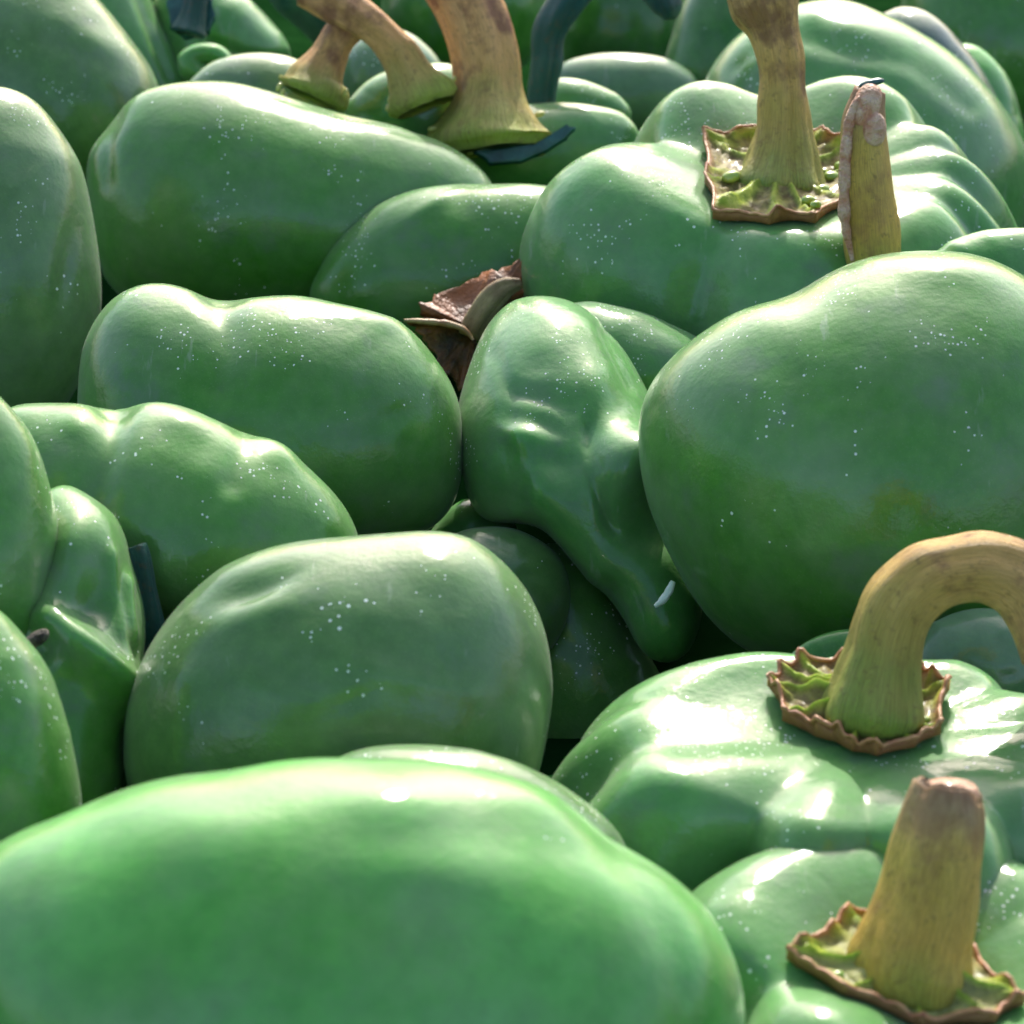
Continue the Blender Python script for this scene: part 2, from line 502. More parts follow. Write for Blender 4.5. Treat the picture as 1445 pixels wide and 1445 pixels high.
# profile of an upright lobed pepper: cavity, shoulder, widest, bottom (unit radius / unit half height)
PROF = [(0.0, 0.60), (0.10, 0.60), (0.20, 0.63), (0.33, 0.78), (0.50, 0.95), (0.66, 1.0), (0.80, 0.87), (0.93, 0.58), (1.0, 0.20),
        (0.98, -0.25), (0.88, -0.62), (0.68, -0.88), (0.40, -0.99), (0.15, -1.0), (0.0, -0.99)]

def lobed_pepper(label, c, d, rad_px, hh_px, axis, grooves, skin_='fresh', rmul=(), cavity=None, seed=0, feats=(), lift=()):
    """c = photo pixel of the body's middle; grooves = (angle deg, depth, half-width deg); angle 0 right, 90 away, 270 near"""
    ctr = V3(at(c[0], c[1], d))
    m = d / FPX
    rad, hh = rad_px * m, hh_px * m
    a = V3(axis); a /= np.linalg.norm(a)
    ex = np.array([1.0, 0, 0]); ex -= a * (ex @ a); ex /= np.linalg.norm(ex)
    ey = np.cross(a, ex)
    prof = [(r, h) for r, h in PROF]
    if cavity is not None:
        prof = [(r, h if r > 0.45 or h < 0 else 0.95 - (0.95 - h) * cavity) for r, h in prof]
    nt_, na = 60, 320
    pr = open_curve([(r, h) for r, h in prof], nt_)
    th = np.linspace(0, 2 * math.pi, na, endpoint=False)
    rm = np.ones(na)
    for ang, amt, wid in rmul:
        dl = (np.degrees(th) - ang + 180) % 360 - 180
        rm += amt * np.exp(-(dl / wid) ** 2)
    lf = np.zeros(na)
    for ang, amt, wid in lift:
        dl = (np.degrees(th) - ang + 180) % 360 - 180
        lf += amt * np.exp(-(dl / wid) ** 2)
    g = np.zeros(na)
    for ang, dep, wid in grooves:
        dl = np.abs((np.degrees(th) - ang + 180) % 360 - 180)
        g += dep * np.exp(-(dl / wid) ** 1.55)
    rg = np.random.RandomState(seed + 70)
    for _ in range(46):                                   # fine ribs running in from the shoulder
        dl = np.abs((np.degrees(th) - rg.uniform(0, 360) + 180) % 360 - 180)
        g += rg.uniform(-0.004, 0.006) * np.exp(-(dl / rg.uniform(1.6, 3.4)) ** 2)
    verts = []
    for i, (r, h) in enumerate(pr):
        t = i / (nt_ - 1)
        w = min(1.0, max(0.0, (t - 0.06) / 0.26)); w = w * w * (3 - 2 * w)
        w *= (1.0 if t < 0.55 else max(0.35, 1.0 - (t - 0.55) * 1.6))
        wl = math.exp(-((t - 0.30) / 0.22) ** 2)
        rr = r * rm * (1.0 - g * w * 0.75)
        hv = h - g * w * (0.85 if h > 0 else 0.3) + lf * wl
        verts.append(ctr + rad * rr[:, None] * (np.cos(th)[:, None] * ex + np.sin(th)[:, None] * ey) + hh * hv[:, None] * a)
    top = verts[0].mean(0); bot = verts[-1].mean(0)
    V = np.concatenate([[top]] + verts[1:-1] + [[bot]])
    nr = nt_ - 2
    F = [tuple(i + 1 for i in f) for f in ring_faces(nr, na)]
    F += [(0, 1 + k, 1 + (k + 1) % na) for k in range(na)]
    last = len(V) - 1; o_ = 1 + (nr - 1) * na
    F += [(last, o_ + (k + 1) % na, o_ + k) for k in range(na)]
    nrm = vnormals(V, F)
    if ((V - V.mean(0)) * nrm).sum() < 0:
        F = [tuple(reversed(f)) for f in F]; nrm = -nrm
    V = V + nrm * (wave_noise(V, seed, 80.0) * 0.0005 + wave_noise(V, seed + 9, 200.0) * 0.00022)[:, None]
    if feats:
        V = features(V, vnormals(V, F), feats)
    o = link_mesh("green_pepper", V, F, SKIN[skin_])
    tag(o, label, "pepper", GROUP)
    return o, Vector(top), Vector(a)

def stem(parent, path, d, mat, ribs=6, rib=0.05, seed=0, dd=None, name="stem", flare_ribs=0.0, jag=0.0, n=44, rows=64, flat=1.0):
    """path = (px, py, radius px) from base to tip; d = distance of the base, dd = extra distance per point (m)"""
    P = np.array(path, dtype=float)
    ext = np.zeros(len(P)) if dd is None else np.array(dd, dtype=float)
    C = open_curve(np.column_stack([P, ext]), rows)
    cen = np.array([V3(at(x, y, d + e)) for x, y, r, e in C])
    rad = C[:, 2] * d / FPX
    tan = np.gradient(cen, axis=0); tan /= np.linalg.norm(tan, axis=1)[:, None]
    th = np.linspace(0, 2 * math.pi, n, endpoint=False)
    r_ = np.random.RandomState(seed)
    ph = r_.uniform(0, 6.28, 4)
    verts, al, ar = [], [], []
    prof_n = 0.03 * np.sin(2 * th + ph[0]) + rib * np.abs(np.cos(ribs * th / 2 + ph[1])) * 1.3 + 0.025 * np.sin(5 * th + ph[2])
    b0 = -nF
    for i in range(rows):
        b = b0 - tan[i] * (b0 @ tan[i]); b /= np.linalg.norm(b)
        s = np.cross(tan[i], b)
        t = i / (rows - 1)
        k = rad[i] * (1 + prof_n - rib * 0.6)
        if flare_ribs:
            k = k * (1 + flare_ribs * np.exp(-t * 14.0) * np.cos(5 * th + ph[3]))
        off = np.zeros(n)
        if jag and i >= rows - 3:
            off = jag * rad[i] * (np.sin(3 * th + ph[2]) + 0.6 * np.sin(7 * th + ph[0]) + 0.4 * r_.normal(size=n))
        verts.append(cen[i] + k[:, None] * (np.cos(th)[:, None] * s + flat * np.sin(th)[:, None] * b) + off[:, None] * tan[i])
        al += [t] * n; ar += list(np.abs(th / math.pi - 1.0))
    base_c = cen[0] - tan[0] * rad[0] * 0.12
    tip_c = cen[-1] + tan[-1] * rad[-1] * 0.10
    rb = base_c + (verts[0] - cen[0]) * 0.80
    rt = tip_c + (verts[-1] - cen[-1]) * 0.78
    V = np.concatenate([rb] + verts + [rt, [base_c], [tip_c]])
    F = ring_faces(rows + 2, n)
    m_ = (rows + 2) * n
    F += [(m_, (k + 1) % n, k) for k in range(n)]
    o_ = (rows + 1) * n
    F += [(m_ + 1, o_ + k, o_ + (k + 1) % n) for k in range(n)]
    nrm = vnormals(V, F)
    if ((V[n:2 * n] - cen[0]) * nrm[n:2 * n]).sum() < 0:
        F = [tuple(reversed(f)) for f in F]
    V = V + vnormals(V, F) * (wave_noise(V, seed + 3, 420.0) * 0.0003)[:, None]
    o = link_mesh(name, V, F, mat, parent, attrs={"along": [0.0] * n + al + [1.0] * n + [0.0, 1.0],
                                                   "around": list(np.abs(th / math.pi - 1.0)) + ar + list(np.abs(th / math.pi - 1.0)) + [0.5, 0.5]})
    return o

def blob(name, mat, parent, p, ax, length, radius, seed=0, flat=0.8, up=None):
    """a small smooth bead or ridge: an ellipsoid along ax"""
    p, ax = V3(p), V3(ax); ax /= np.linalg.norm(ax)
    up = V3(up if up is not None else (0, 0, 1)); up = up - ax * (up @ ax); up /= np.linalg.norm(up)
    sd = np.cross(ax, up)
    V, nr, n = [], 11, 16
    for i in range(nr):
        t = math.pi * i / (nr - 1)
        for k in range(n):
            a = 2 * math.pi * k / n
            V.append(p - ax * math.cos(t) * length + (sd * math.cos(a) + up * math.sin(a) * flat) * radius * max(math.sin(t), 0.02) ** 0.8)
    V = np.array(V)
    V += wave_noise(V, seed, 500.0)[:, None] * np.array([[0.0001, 0.0001, 0.00025]])
    F = [tuple(reversed(f)) for f in ring_faces(nr, n)]
    F += [tuple(range(n)), tuple(reversed(range((nr - 1) * n, nr * n)))]
    nrm = vnormals(V, F)
    if ((V - p) * nrm).sum() < 0: F = [tuple(reversed(f)) for f in F]
    return link_mesh(name, V, F, mat, parent)

def tree_of(o):
    w = WORLD[o.name]
    return BVHTree.FromPolygons([v.co + w for v in o.data.vertices], [tuple(p.vertices) for p in o.data.polygons])

def lift_off(bvh, p, n, gap):
    """the point raised along n until it clears the skin below it by gap"""
    p, n = Vector(p), Vector(n)
    h = bvh.ray_cast(p + n * 0.05, -n, 0.12)[0]
    if h is not None and (h - p).dot(n) > -gap:
        p = h + n * gap
    return p

def sheet(name, mat, parent, pts3, thick=0.0012, curl=0.0, seed=0, inner=None, normal=None, rough_edge=0.0, bvh=None, crumple=0.00016):
    """an irregular calyx sheet: fan of rings from its middle to a 3D outline, with thickness"""
    P = np.array([V3(p) for p in pts3])
    c = P.mean(0) if inner is None else V3(inner)
    nrm = V3(normal); nrm /= np.linalg.norm(nrm)
    # densify the rim
    dens = []
    m = len(P)
    r_ = np.random.RandomState(seed)
    for i in range(m):
        for t in np.linspace(0, 1, 7, endpoint=False):
            q = P[i] * (1 - t) + P[(i + 1) % m] * t
            sag = math.sin(math.pi * t)
            q = q + (c - q) * 0.05 * sag + r_.normal(size=3) * rough_edge
            dens.append(q)
    D = np.array(dens); n = len(D)
    rows = 14
    top, bot = [], []
    size = np.linalg.norm(D - c, axis=1).mean()
    for i in range(rows):
        s = (i + 0.3) / (rows - 0.7)
        q = c + (D - c) * s
        q = q + nrm * (curl * size * s ** 2.2) + nrm * (wave_noise(q, seed, 380.0) * crumple * s)[:, None]
        if bvh is not None:
            q = np.array([V3(lift_off(bvh, p, nrm, thick)) for p in q])
        rim = q
        top.append(q + nrm * thick * 0.5)
        bot.append(q - nrm * thick * 0.5)
    V = np.concatenate(top + bot[::-1])
    F = ring_faces(2 * rows, n)
    F += [tuple(range(n - 1, -1, -1)), tuple(range((2 * rows - 1) * n, 2 * rows * n))]
    nn = vnormals(V, F)
    if (nn[:n] @ nrm).sum() < 0: F = [tuple(reversed(f)) for f in F]
    return link_mesh(name, V, F, mat, parent), rim

def rope(name, mat, parent, pts3, radius, seed=0, close=False, n=8):
    """a thin wavy bead along 3D points (rolled edges, ridges)"""
    P = np.array([V3(p) for p in pts3])
    if close: P = np.concatenate([P, P[:1]])
    m = len(P)
    tan = np.gradient(P, axis=0); tan /= np.linalg.norm(tan, axis=1)[:, None] + 1e-12
    r_ = np.random.RandomState(seed)
    V = []
    for i in range(m):
        b = np.array([0.1, -0.4, 0.9]); b = b - tan[i] * (b @ tan[i]); b /= np.linalg.norm(b)
        s = np.cross(tan[i], b)
        e = 1.0 if close else math.sin(math.pi * (i + 0.7) / (m + 0.4)) ** 0.5
        rr = radius * e * (1 + 0.12 * r_.normal())
        for k in range(n):
            a = 2 * math.pi * k / n
            V.append(P[i] + (s * math.cos(a) + b * math.sin(a)) * rr)
    F = ring_faces(m, n) + [tuple(range(n - 1, -1, -1)), tuple(range((m - 1) * n, m * n))]
    return link_mesh(name, np.array(V), F, mat, parent)

def calyx(parent, poly, p0, n, mats, curl=0.06, seed=0, ridges=(), beads=(), thick=0.0014):
    """fleshy polygonal calyx round a stem: one wrinkled sheet lying on the skin, its ridges running out to the corners"""
    bvh = tree_of(parent)
    def on_skin(x, y):
        dr = FWD + RIGHT * ((x - 722.5) / FPX) - UP * ((y - 722.5) / FPX)
        h = bvh.ray_cast(CAM, dr.normalized())[0]
        return h if h is not None else on_plane(x, y, p0, n)
    P = np.array([V3(on_skin(x, y)) for x, y in poly])
    c, nn = V3(p0), V3(n)
    m = (p0 - CAM).length / FPX
    r_ = np.random.RandomState(seed)
    D = []
    for i in range(len(P)):
        a, b = P[i], P[(i + 1) % len(P)]
        for t in np.linspace(0, 1, 14, endpoint=False):
            q = a * (1 - t) + b * t
            D.append(q + (c - q) * (0.07 * math.sin(math.pi * t) + r_.normal() * 0.003))
    D = np.array(D); k = len(D); rows = 30
    seg = [(V3(on_skin(x1, y1)), V3(on_skin(x2, y2)), w) for x1, y1, x2, y2, w in ridges]
    bead = [(V3(on_skin(x, y)), w) for x, y, w in beads]
    for i in range(0, len(P), 1):                          # fainter ridges to every corner
        seg.append((c + (P[i] - c) * 0.35, c + (P[i] - c) * 0.97, 5.0))
    size = np.linalg.norm(D - c, axis=1).mean()
    top, bot, rid, rim, last = [], [], [], [], None
    for i in range(rows):
        s_ = (i + 0.4) / (rows - 0.6)
        q = c + (D - c) * s_
        h = np.zeros(k)
        for a, b, w in seg:
            e = b - a
            t = np.clip(((q - a) @ e) / (e @ e), 0, 1)
            dist = np.linalg.norm(q - a - t[:, None] * e, axis=1)
            h = np.maximum(h, 0.0019 * (w / 8.0) * np.exp(-(dist / (w * m * 0.9)) ** 2))
        for a, w in bead:
            dist = np.linalg.norm(q - a, axis=1)
            h = np.maximum(h, 0.0020 * (w / 9.0) * np.exp(-(dist / (w * m * 0.85)) ** 4))
        g = np.clip(h / 0.0011, 0, 1)
        lump = np.abs(wave_noise(q, seed, 900.0)) * 0.00060 + wave_noise(q, seed + 1, 420.0) * 0.00022 + wave_noise(q, seed + 2, 2300.0) * 0.00012
        hh = h + lump * min(1.0, s_ * 2) + 0.0030 * math.exp(-(s_ / 0.5) ** 4) + curl * size * s_ ** 3 + 0.0005 * max(0.0, (s_ - 0.9) / 0.1)
        base = np.array([V3(lift_off(bvh, p, n, 0.0006)) for p in q])
        top.append(base + nn * (hh + 0.0006)[:, None])
        bot.append(base + nn * (curl * size * s_ ** 3 - 0.0006))
        rid += list(g); rim += [max(0.0, (s_ - 0.91) / 0.09)] * k
    V = np.concatenate(top + bot[::-1])
    F = ring_faces(2 * rows, k)
    F += [tuple(range(k - 1, -1, -1)), tuple(range((2 * rows - 1) * k, 2 * rows * k))]
    if (vnormals(V, F)[k:4 * k] @ nn).sum() < 0: F = [tuple(reversed(f)) for f in F]
    z = [0.0] * (rows * k)
    o = link_mesh("calyx", V, F, mats[0], parent, attrs={"ridge": rid + z, "rim": rim + [1.0] * (rows * k)})
    rope("calyx_edge", mats[1], o, top[-1], 0.00035, seed, close=True)
    top_tree = tree_of(o)
    for (x, y, w) in beads:
        rr = w * m * 0.9
        a = lift_off(top_tree, on_skin(x, y), n, rr * 0.10)
        blob("calyx_bead", mats[2], o, a, Vector((1, 0.3, 0)), rr * 1.25, rr, seed, 0.8, n)
    return o

# ------------------------------------------------------------------ far rows
pepper("dull green pepper farthest back at the top right corner, in flat shade", [(1270, 60), (1290, -40), (1370, -110), (1470, -110), (1550, -30), (1560, 90), (1500, 190), (1390, 200), (1300, 150)], 'green', d=0.95, seed=1)
pepper("slim bright green pepper edge showing right of the dark teal pepper", [(1320, 80), (1350, 64), (1375, 66), (1402, 87), (1424, 117), (1439, 162), (1447, 210), (1430, 270), (1360, 280), (1310, 200)], 'bright', d=0.87, depth=1.0, seed=2)
pepper("dark blue-grey pepper rim arching behind the large glossy ribbed pepper", [(1230, 30), (1245, 18), (1270, 9), (1300, 13), (1334, 34), (1368, 72), (1394, 113), (1413, 160), (1410, 220), (1330, 250), (1250, 200), (1220, 100)], 'dark', d=0.84, depth=1.0, seed=3)
pepper("large pale glossy pepper with wavy highlights behind the stemmed pepper at upper right", [(992, 113), (1009, 83), (1028, 60), (1051, 41), (1090, 18), (1134, 4), (1180, -2), (1210, 5), (1247, 23), (1296, 49), (1345, 83), (1383, 121), (1420, 166), (1445, 211), (1455, 270), (1430, 350), (1340, 420), (1200, 440), (1080, 400), (1010, 320), (985, 220)], 'fresh', d=0.785, depth=1.0, seed=4,
       feats=[('g', [(1120, 50), (1200, 72), (1290, 90), (1370, 150)], 16, -0.9), ('g', [(1110, 105), (1190, 120), (1270, 130)], 18, -0.9), ('g', [(1030, 100), (1075, 60)], 10, -0.6), ('b', 1200, 40, 60, 16, 12, 1.0), ('b', 1150, 25, 16, 10, 0, 0.8)])
pepper("shaded mid green pepper behind the tall stem's left side", [(968, 0), (949, 49), (938, 87), (938, 130), (955, 190), (1020, 210), (1080, 170), (1090, 80), (1060, -10), (1010, -50)], 'deep', d=0.88, seed=5)
q2 = pepper("very dark green pepper under the arching teal stem", [(785, 60), (800, -40), (870, -90), (940, -60), (965, 30), (940, 110), (870, 130), (800, 110)], 'deep', d=0.96, seed=6)
pepper("dull grey-green pepper low between the teal stem and shaded pepper", [(775, 140), (788, 97), (831, 80), (890, 76), (950, 85), (990, 120), (980, 180), (880, 200), (800, 185)], 'grey', d=0.86, seed=7)
tealp = pepper("small pale green pepper that carries the dark teal arching stem", [(735, 160), (750, 130), (782, 111), (813, 111), (848, 121), (875, 135), (892, 157), (880, 195), (820, 210), (750, 200)], 'fresh', d=0.80, seed=8)
p2 = pepper("light green pepper under the thick ochre stem that flares at its foot", [(600, 190), (640, 160), (700, 148), (751, 146), (796, 144), (841, 150), (885, 165), (905, 205), (870, 255), (800, 290), (720, 300), (650, 275), (610, 235)], 'fresh', d=0.768, depth=1.0, seed=9)
pepper("mid green pepper in soft shade behind the two crossing stems", [(540, 10), (560, -60), (620, -95), (700, -95), (755, -50), (765, 20), (740, 90), (660, 120), (580, 100), (545, 60)], 'green', d=0.92, seed=10)
pepper("grey-green rounded pepper in the gap between the crossing stems", [(478, 115), (485, 75), (510, 50), (545, 38), (578, 45), (606, 66), (626, 98), (620, 150), (560, 175), (500, 165)], 'grey', d=0.83, seed=11)
e1 = pepper("pale green pepper carrying the right one of two crossing stems", [(485, 160), (502, 131), (523, 114), (547, 104), (590, 96), (640, 97), (670, 125), (675, 180), (640, 225), (560, 230), (500, 205)], 'fresh', d=0.765, seed=12)
dsl = pepper("flat grey-green pepper carrying the left one of two crossing stems", [(262, 130), (277, 111), (304, 90), (339, 80), (374, 77), (408, 81), (440, 95), (480, 120), (500, 160), (470, 210), (380, 230), (300, 210), (262, 170)], 'olive', d=0.775, seed=13)
bq = pepper("glossy pale pepper with a dark wet calyx at top left", [(250, -60), (310, -40), (346, -5), (380, 24), (405, 55), (414, 80), (400, 140), (330, 170), (260, 160), (225, 110), (215, 40), (220, -20)], 'fresh', d=0.86, seed=14,
            feats=[('g', [(300, 60), (350, 80), (410, 85)], 9, -2.5), ('b', 330, 20, 25, 30, 30, 2.0)])
pepper("small curled green pepper end tucked under the dark wet calyx", [(248, 80), (268, 62), (295, 58), (318, 66), (332, 86), (325, 112), (290, 125), (255, 112)], 'bright', d=0.825, seed=15, feats=[('b', 290, 86, 22, 13, 10, -5.0)])
pepper("dark blue-black pepper in shade above the left crossing stem", [(375, -20), (400, -60), (450, -70), (490, -30), (500, 30), (490, 75), (460, 70), (425, 40), (390, 10)], 'dark', d=0.90, seed=16)
pepper("tall pale pepper edge standing behind the rounded pepper at far left top", [(140, -90), (190, -50), (215, 0), (228, 30), (243, 57), (258, 87), (266, 115), (265, 160), (230, 210), (150, 210), (90, 150), (60, 50), (80, -50)], 'fresh', d=0.85, seed=17,
       feats=[('g', [(190, -20), (215, 50), (240, 110)], 7, -1.2)])
pepper("rounded olive pepper with a dark spot in the top left corner", [(60, -60), (110, -30), (138, 0), (163, 28), (187, 59), (208, 86), (225, 119), (232, 170), (215, 240), (160, 290), (60, 300), (-40, 270), (-90, 180), (-90, 60), (-30, -30)], 'olive', d=0.775, depth=1.0, seed=18,
       feats=[('g', [(60, 50), (120, 75), (170, 95)], 20, -0.5), ('b', 130, 60, 40, 16, 30, 0.6)])

# ------------------------------------------------------------------ middle rows
pepper("tall olive green pepper cut by the left frame edge with one white highlight", [(-20, 122), (25, 131), (50, 146), (75, 175), (100, 212), (115, 245), (124, 285), (132, 335), (139, 400), (138, 440), (128, 490), (105, 550), (60, 610), (-10, 635), (-90, 600), (-150, 500), (-170, 380), (-150, 240), (-90, 150)], 'olive', d=0.655, depth=1.0, seed=20,
       feats=[('b', 95, 370, 14, 60, 10, -1.0)])
pepper("broad smooth dark green pepper lying below the crossing stems", [(119, 240), (128, 205), (150, 182), (165, 160), (195, 133), (240, 119), (290, 115), (340, 118), (390, 130), (440, 146), (500, 163), (560, 180), (620, 205), (660, 228), (690, 258), (702, 310), (680, 380), (600, 430), (450, 455), (300, 455), (190, 430), (145, 390), (130, 320), (122, 280)], 'green', d=0.722, depth=1.0, seed=21,
       feats=[('g', [(165, 160), (150, 200), (150, 260)], 10, -1.0), ('b', 560, 190, 90, 22, 14, 1.0)])
mid4 = pepper("dusty dark green pepper with dry brown calyx, half hidden in the middle", [(437, 418), (450, 385), (470, 350), (500, 318), (530, 295), (570, 275), (620, 264), (680, 262), (770, 262), (840, 285), (875, 345), (865, 420), (790, 480), (660, 510), (540, 490), (455, 455)], 'green', d=0.698, depth=0.85, seed=22)
pepper("sloping dusty pepper shoulder between the twisted pepper and the big right one", [(780, 440), (824, 424), (866, 430), (924, 448), (965, 465), (1000, 485), (1030, 530), (1010, 600), (930, 640), (840, 620), (790, 550)], 'fresh', d=0.635, depth=1.0, seed=23)
ur, ur_top, ur_ax = lobed_pepper("wide ribbed pepper with a tall ochre stem in a star calyx at upper right", (1108, 380), 0.682, 348, 182, (-0.02, -0.12, 1.0),
    [(151, 0.34, 18), (92, 0.26, 17), (34, 0.17, 10), (13, 0.15, 8), (-8, 0.15, 8), (-28, 0.12, 8), (240, 0.20, 14), (283, 0.06, 10)],
    'fresh', rmul=[(195, 0.10, 35)], cavity=0.62, lift=[(193, 0.20, 28), (122, 0.10, 22), (62, 0.08, 18)], seed=24)
side7 = pepper("pale pepper top peeping over the big right pepper, with a short split stem", [(1195, 420), (1235, 388), (1290, 372), (1315, 362), (1345, 343), (1380, 331), (1420, 326), (1460, 327), (1500, 345), (1520, 400), (1480, 450), (1400, 470), (1270, 470)], 'fresh', d=0.628, depth=0.85, seed=25)
pepper("long dark green pepper with two humps left of the twisted pepper", [(112, 540), (118, 490), (140, 445), (165, 418), (195, 404), (225, 401), (260, 408), (300, 424), (340, 424), (390, 420), (430, 419), (470, 428), (520, 440), (560, 452), (590, 470), (615, 500), (635, 530), (648, 560), (651, 610), (648, 670), (635, 715), (600, 748), (500, 775), (380, 790), (240, 770), (150, 700), (115, 610)], 'green', d=0.60, depth=1.0, seed=26,
       feats=[('g', [(312, 415), (318, 460), (300, 540)], 26, -1.6), ('b', 520, 450, 60, 14, 14, 1.0)])
twist = pepper("tapered twisted pepper with deep folds in the very middle", [(758, 404), (724, 411), (695, 436), (675, 469), (662, 506), (650, 548), (642, 589), (641, 631), (648, 672), (660, 712), (690, 740), (730, 738), (768, 745), (800, 775), (841, 818), (880, 870), (910, 918), (950, 920), (980, 860), (975, 780), (955, 700), (935, 620), (915, 552), (903, 523), (882, 485), (857, 456), (832, 431), (799, 411)], 'fresh', d=0.602, depth=1.0, lean=0.6, seed=27, wob=0.8,
       feats=[('b', 878, 660, 44, 50, 15, 9.0), ('b', 905, 752, 44, 28, 0, -2.5), ('g', [(730, 552), (770, 560), (808, 575)], 11, -1.3), ('b', 770, 600, 50, 16, 8, -1.2), ('b', 790, 480, 60, 50, 0, 2.0), ('g', [(745, 620), (775, 700), (850, 800)], 26, 2.4),
              ('b', 690, 700, 50, 40, 0, -1.5), ('g', [(850, 470), (892, 545)], 9, -1.2), ('b', 775, 650, 44, 24, 0, -1.6), ('b', 835, 545, 30, 34, 0, 2.2), ('g', [(700, 500), (720, 560), (715, 640)], 10, -0.6), ('g', [(830, 600), (838, 680), (860, 740)], 10, -1.6), ('b', 720, 610, 20, 14, 40, 0.7), ('b', 760, 520, 22, 10, -20, -0.6)])
pepper("largest smooth deep green pepper at the right frame edge", [(1050, 437), (1007, 462), (965, 494), (924, 540), (908, 577), (903, 622), (907, 672), (916, 714), (932, 757), (952, 800), (985, 860), (1040, 915), (1120, 950), (1250, 960), (1380, 940), (1480, 880), (1540, 780), (1560, 650), (1540, 520), (1500, 430), (1445, 392), (1390, 367), (1352, 360), (1277, 362), (1220, 370), (1171, 388), (1126, 413), (1085, 428)], 'green', d=0.560, depth=1.0, seed=28,
       feats=[('b', 1330, 385, 70, 18, 6, 1.2), ('b', 1130, 420, 40, 20, -20, -0.8)])
pepper("lumpy glossy green pepper with three highlights at the middle left", [(15, 576), (63, 573), (111, 575), (145, 579), (167, 584), (189, 576), (213, 572), (247, 576), (291, 591), (330, 605), (368, 615), (407, 637), (446, 668), (475, 700), (494, 729), (507, 765), (500, 820), (440, 890), (300, 920), (150, 890), (60, 820), (0, 740), (-20, 650), (-10, 600)], 'green', d=0.535, depth=1.0, seed=29,
       feats=[('g', [(163, 575), (150, 630), (125, 720)], 26, -2.4), ('g', [(350, 600), (330, 680)], 18, -1.0), ('b', 265, 600, 40, 18, 20, 1.2), ('b', 395, 640, 30, 16, 35, 1.2), ('b', 110, 600, 30, 20, 0, 1.0)])
pepper("shadowed brownish pepper sunk behind the front middle pepper", [(600, 790), (635, 752), (691, 741), (740, 750), (790, 790), (800, 860), (760, 930), (660, 940), (590, 870)], 'olive', d=0.588, depth=0.85, seed=30)
pepper("dark pepper sunk deep in the gap below the twisted pepper", [(718, 850), (728, 800), (744, 780), (775, 765), (820, 780), (870, 840), (910, 910), (945, 990), (915, 1090), (810, 1130), (730, 1050)], 'green', d=0.600, depth=0.85, seed=31)
pepper("tiny lit green pepper tip between the humped pepper and twisted pepper", [(600, 768), (615, 743), (638, 716), (662, 704), (700, 712), (735, 760), (710, 820), (630, 815)], 'fresh', d=0.612, depth=0.85, seed=32)

# ------------------------------------------------------------------ left group
fold = pepper("folded two-lobed pepper with a dark scar at the left frame edge", [(-20, 545), (0, 562), (29, 593), (51, 627), (65, 666), (75, 700), (88, 758), (86, 795), (78, 830), (76, 870), (60, 915), (10, 940), (-60, 930), (-130, 860), (-150, 740), (-120, 620), (-70, 555)], 'green', d=0.497, depth=1.0, seed=33,
    more=[([(60, 690), (80, 685), (102, 700), (131, 731), (160, 768), (184, 811), (199, 855), (204, 898), (201, 942), (191, 990), (183, 1040), (178, 1110), (150, 1180), (80, 1190), (20, 1130), (0, 1030), (0, 900), (15, 790), (35, 720)], 0.500, 1.15,
           [('b', 125, 760, 50, 55, 30, 3.0), ('g', [(150, 790), (168, 860), (172, 930)], 8, 1.2), ('g', [(75, 885), (125, 925), (190, 985)], 26, 5.0), ('b', 130, 850, 40, 30, 0, -2.5), ('g', [(180, 820), (186, 900)], 7, 1.2), ('b', 60, 905, 26, 26, 0, -4.0), ('b', 100, 790, 18, 60, 0, 1.2)])])
pepper("smooth dark green pepper at the left edge under the dark scar", [(-60, 835), (0, 862), (29, 894), (53, 923), (73, 957), (87, 1000), (99, 1045), (109, 1088), (117, 1135), (112, 1190), (60, 1250), (-40, 1260), (-130, 1190), (-160, 1040), (-130, 900)], 'green', d=0.460, depth=1.0, seed=34)
mfr = pepper("rounded olive pepper with one dent and white highlight, front middle", [(180, 1106), (178, 1053), (185, 994), (200, 947), (221, 900), (250, 856), (291, 815), (338, 785), (397, 762), (456, 753), (562, 748), (621, 750), (668, 762), (709, 791), (738, 824), (762, 871), (774, 924), (779, 988), (773, 1029), (764, 1076), (740, 1130), (650, 1185), (480, 1205), (300, 1195), (205, 1160)], 'olive', d=0.492, depth=1.0, seed=35,
       feats=[('b', 360, 828, 58, 16, -22, -1.8), ('b', 380, 862, 70, 16, -20, 0.6), ('b', 630, 800, 60, 36, 15, 0.8), ('g', [(262, 960), (255, 1080)], 20, 0.7), ('b', 590, 960, 90, 16, 12, 0.6)])

# ------------------------------------------------------------------ right front
pepper("grey-green glossy pepper seen through the curved stem's arch", [(1270, 960), (1290, 910), (1311, 881), (1343, 865), (1389, 858), (1440, 868), (1490, 900), (1510, 960), (1450, 1010), (1340, 1010)], 'grey', d=0.520, depth=0.85, seed=36)
pepper("dim little pepper hump left of the curved stem's foot", [(1105, 940), (1114, 924), (1131, 909), (1156, 896), (1195, 887), (1240, 890), (1280, 920), (1280, 980), (1180, 1000), (1110, 980)], 'deep', d=0.510, depth=0.5, seed=37)
cr, cr_top, cr_ax = lobed_pepper("broad ribbed pepper with a thick curved stem bending to the right", (1200, 1190), 0.480, 432, 200, (0.0, 0.02, 1.0),
    [(162, 0.06, 7), (186, 0.22, 14), (229, 0.50, 17), (268, 0.42, 15), (312, 0.32, 13), (340, 0.22, 11), (5, 0.22, 11), (31, 0.18, 11), (64, 0.10, 10), (98, 0.08, 12)],
    'fresh', rmul=[(90, -0.28, 50), (190, 0.16, 32)], cavity=0.35, lift=[(207, 0.08, 18), (248, 0.06, 16), (290, 0.05, 16)], seed=38)
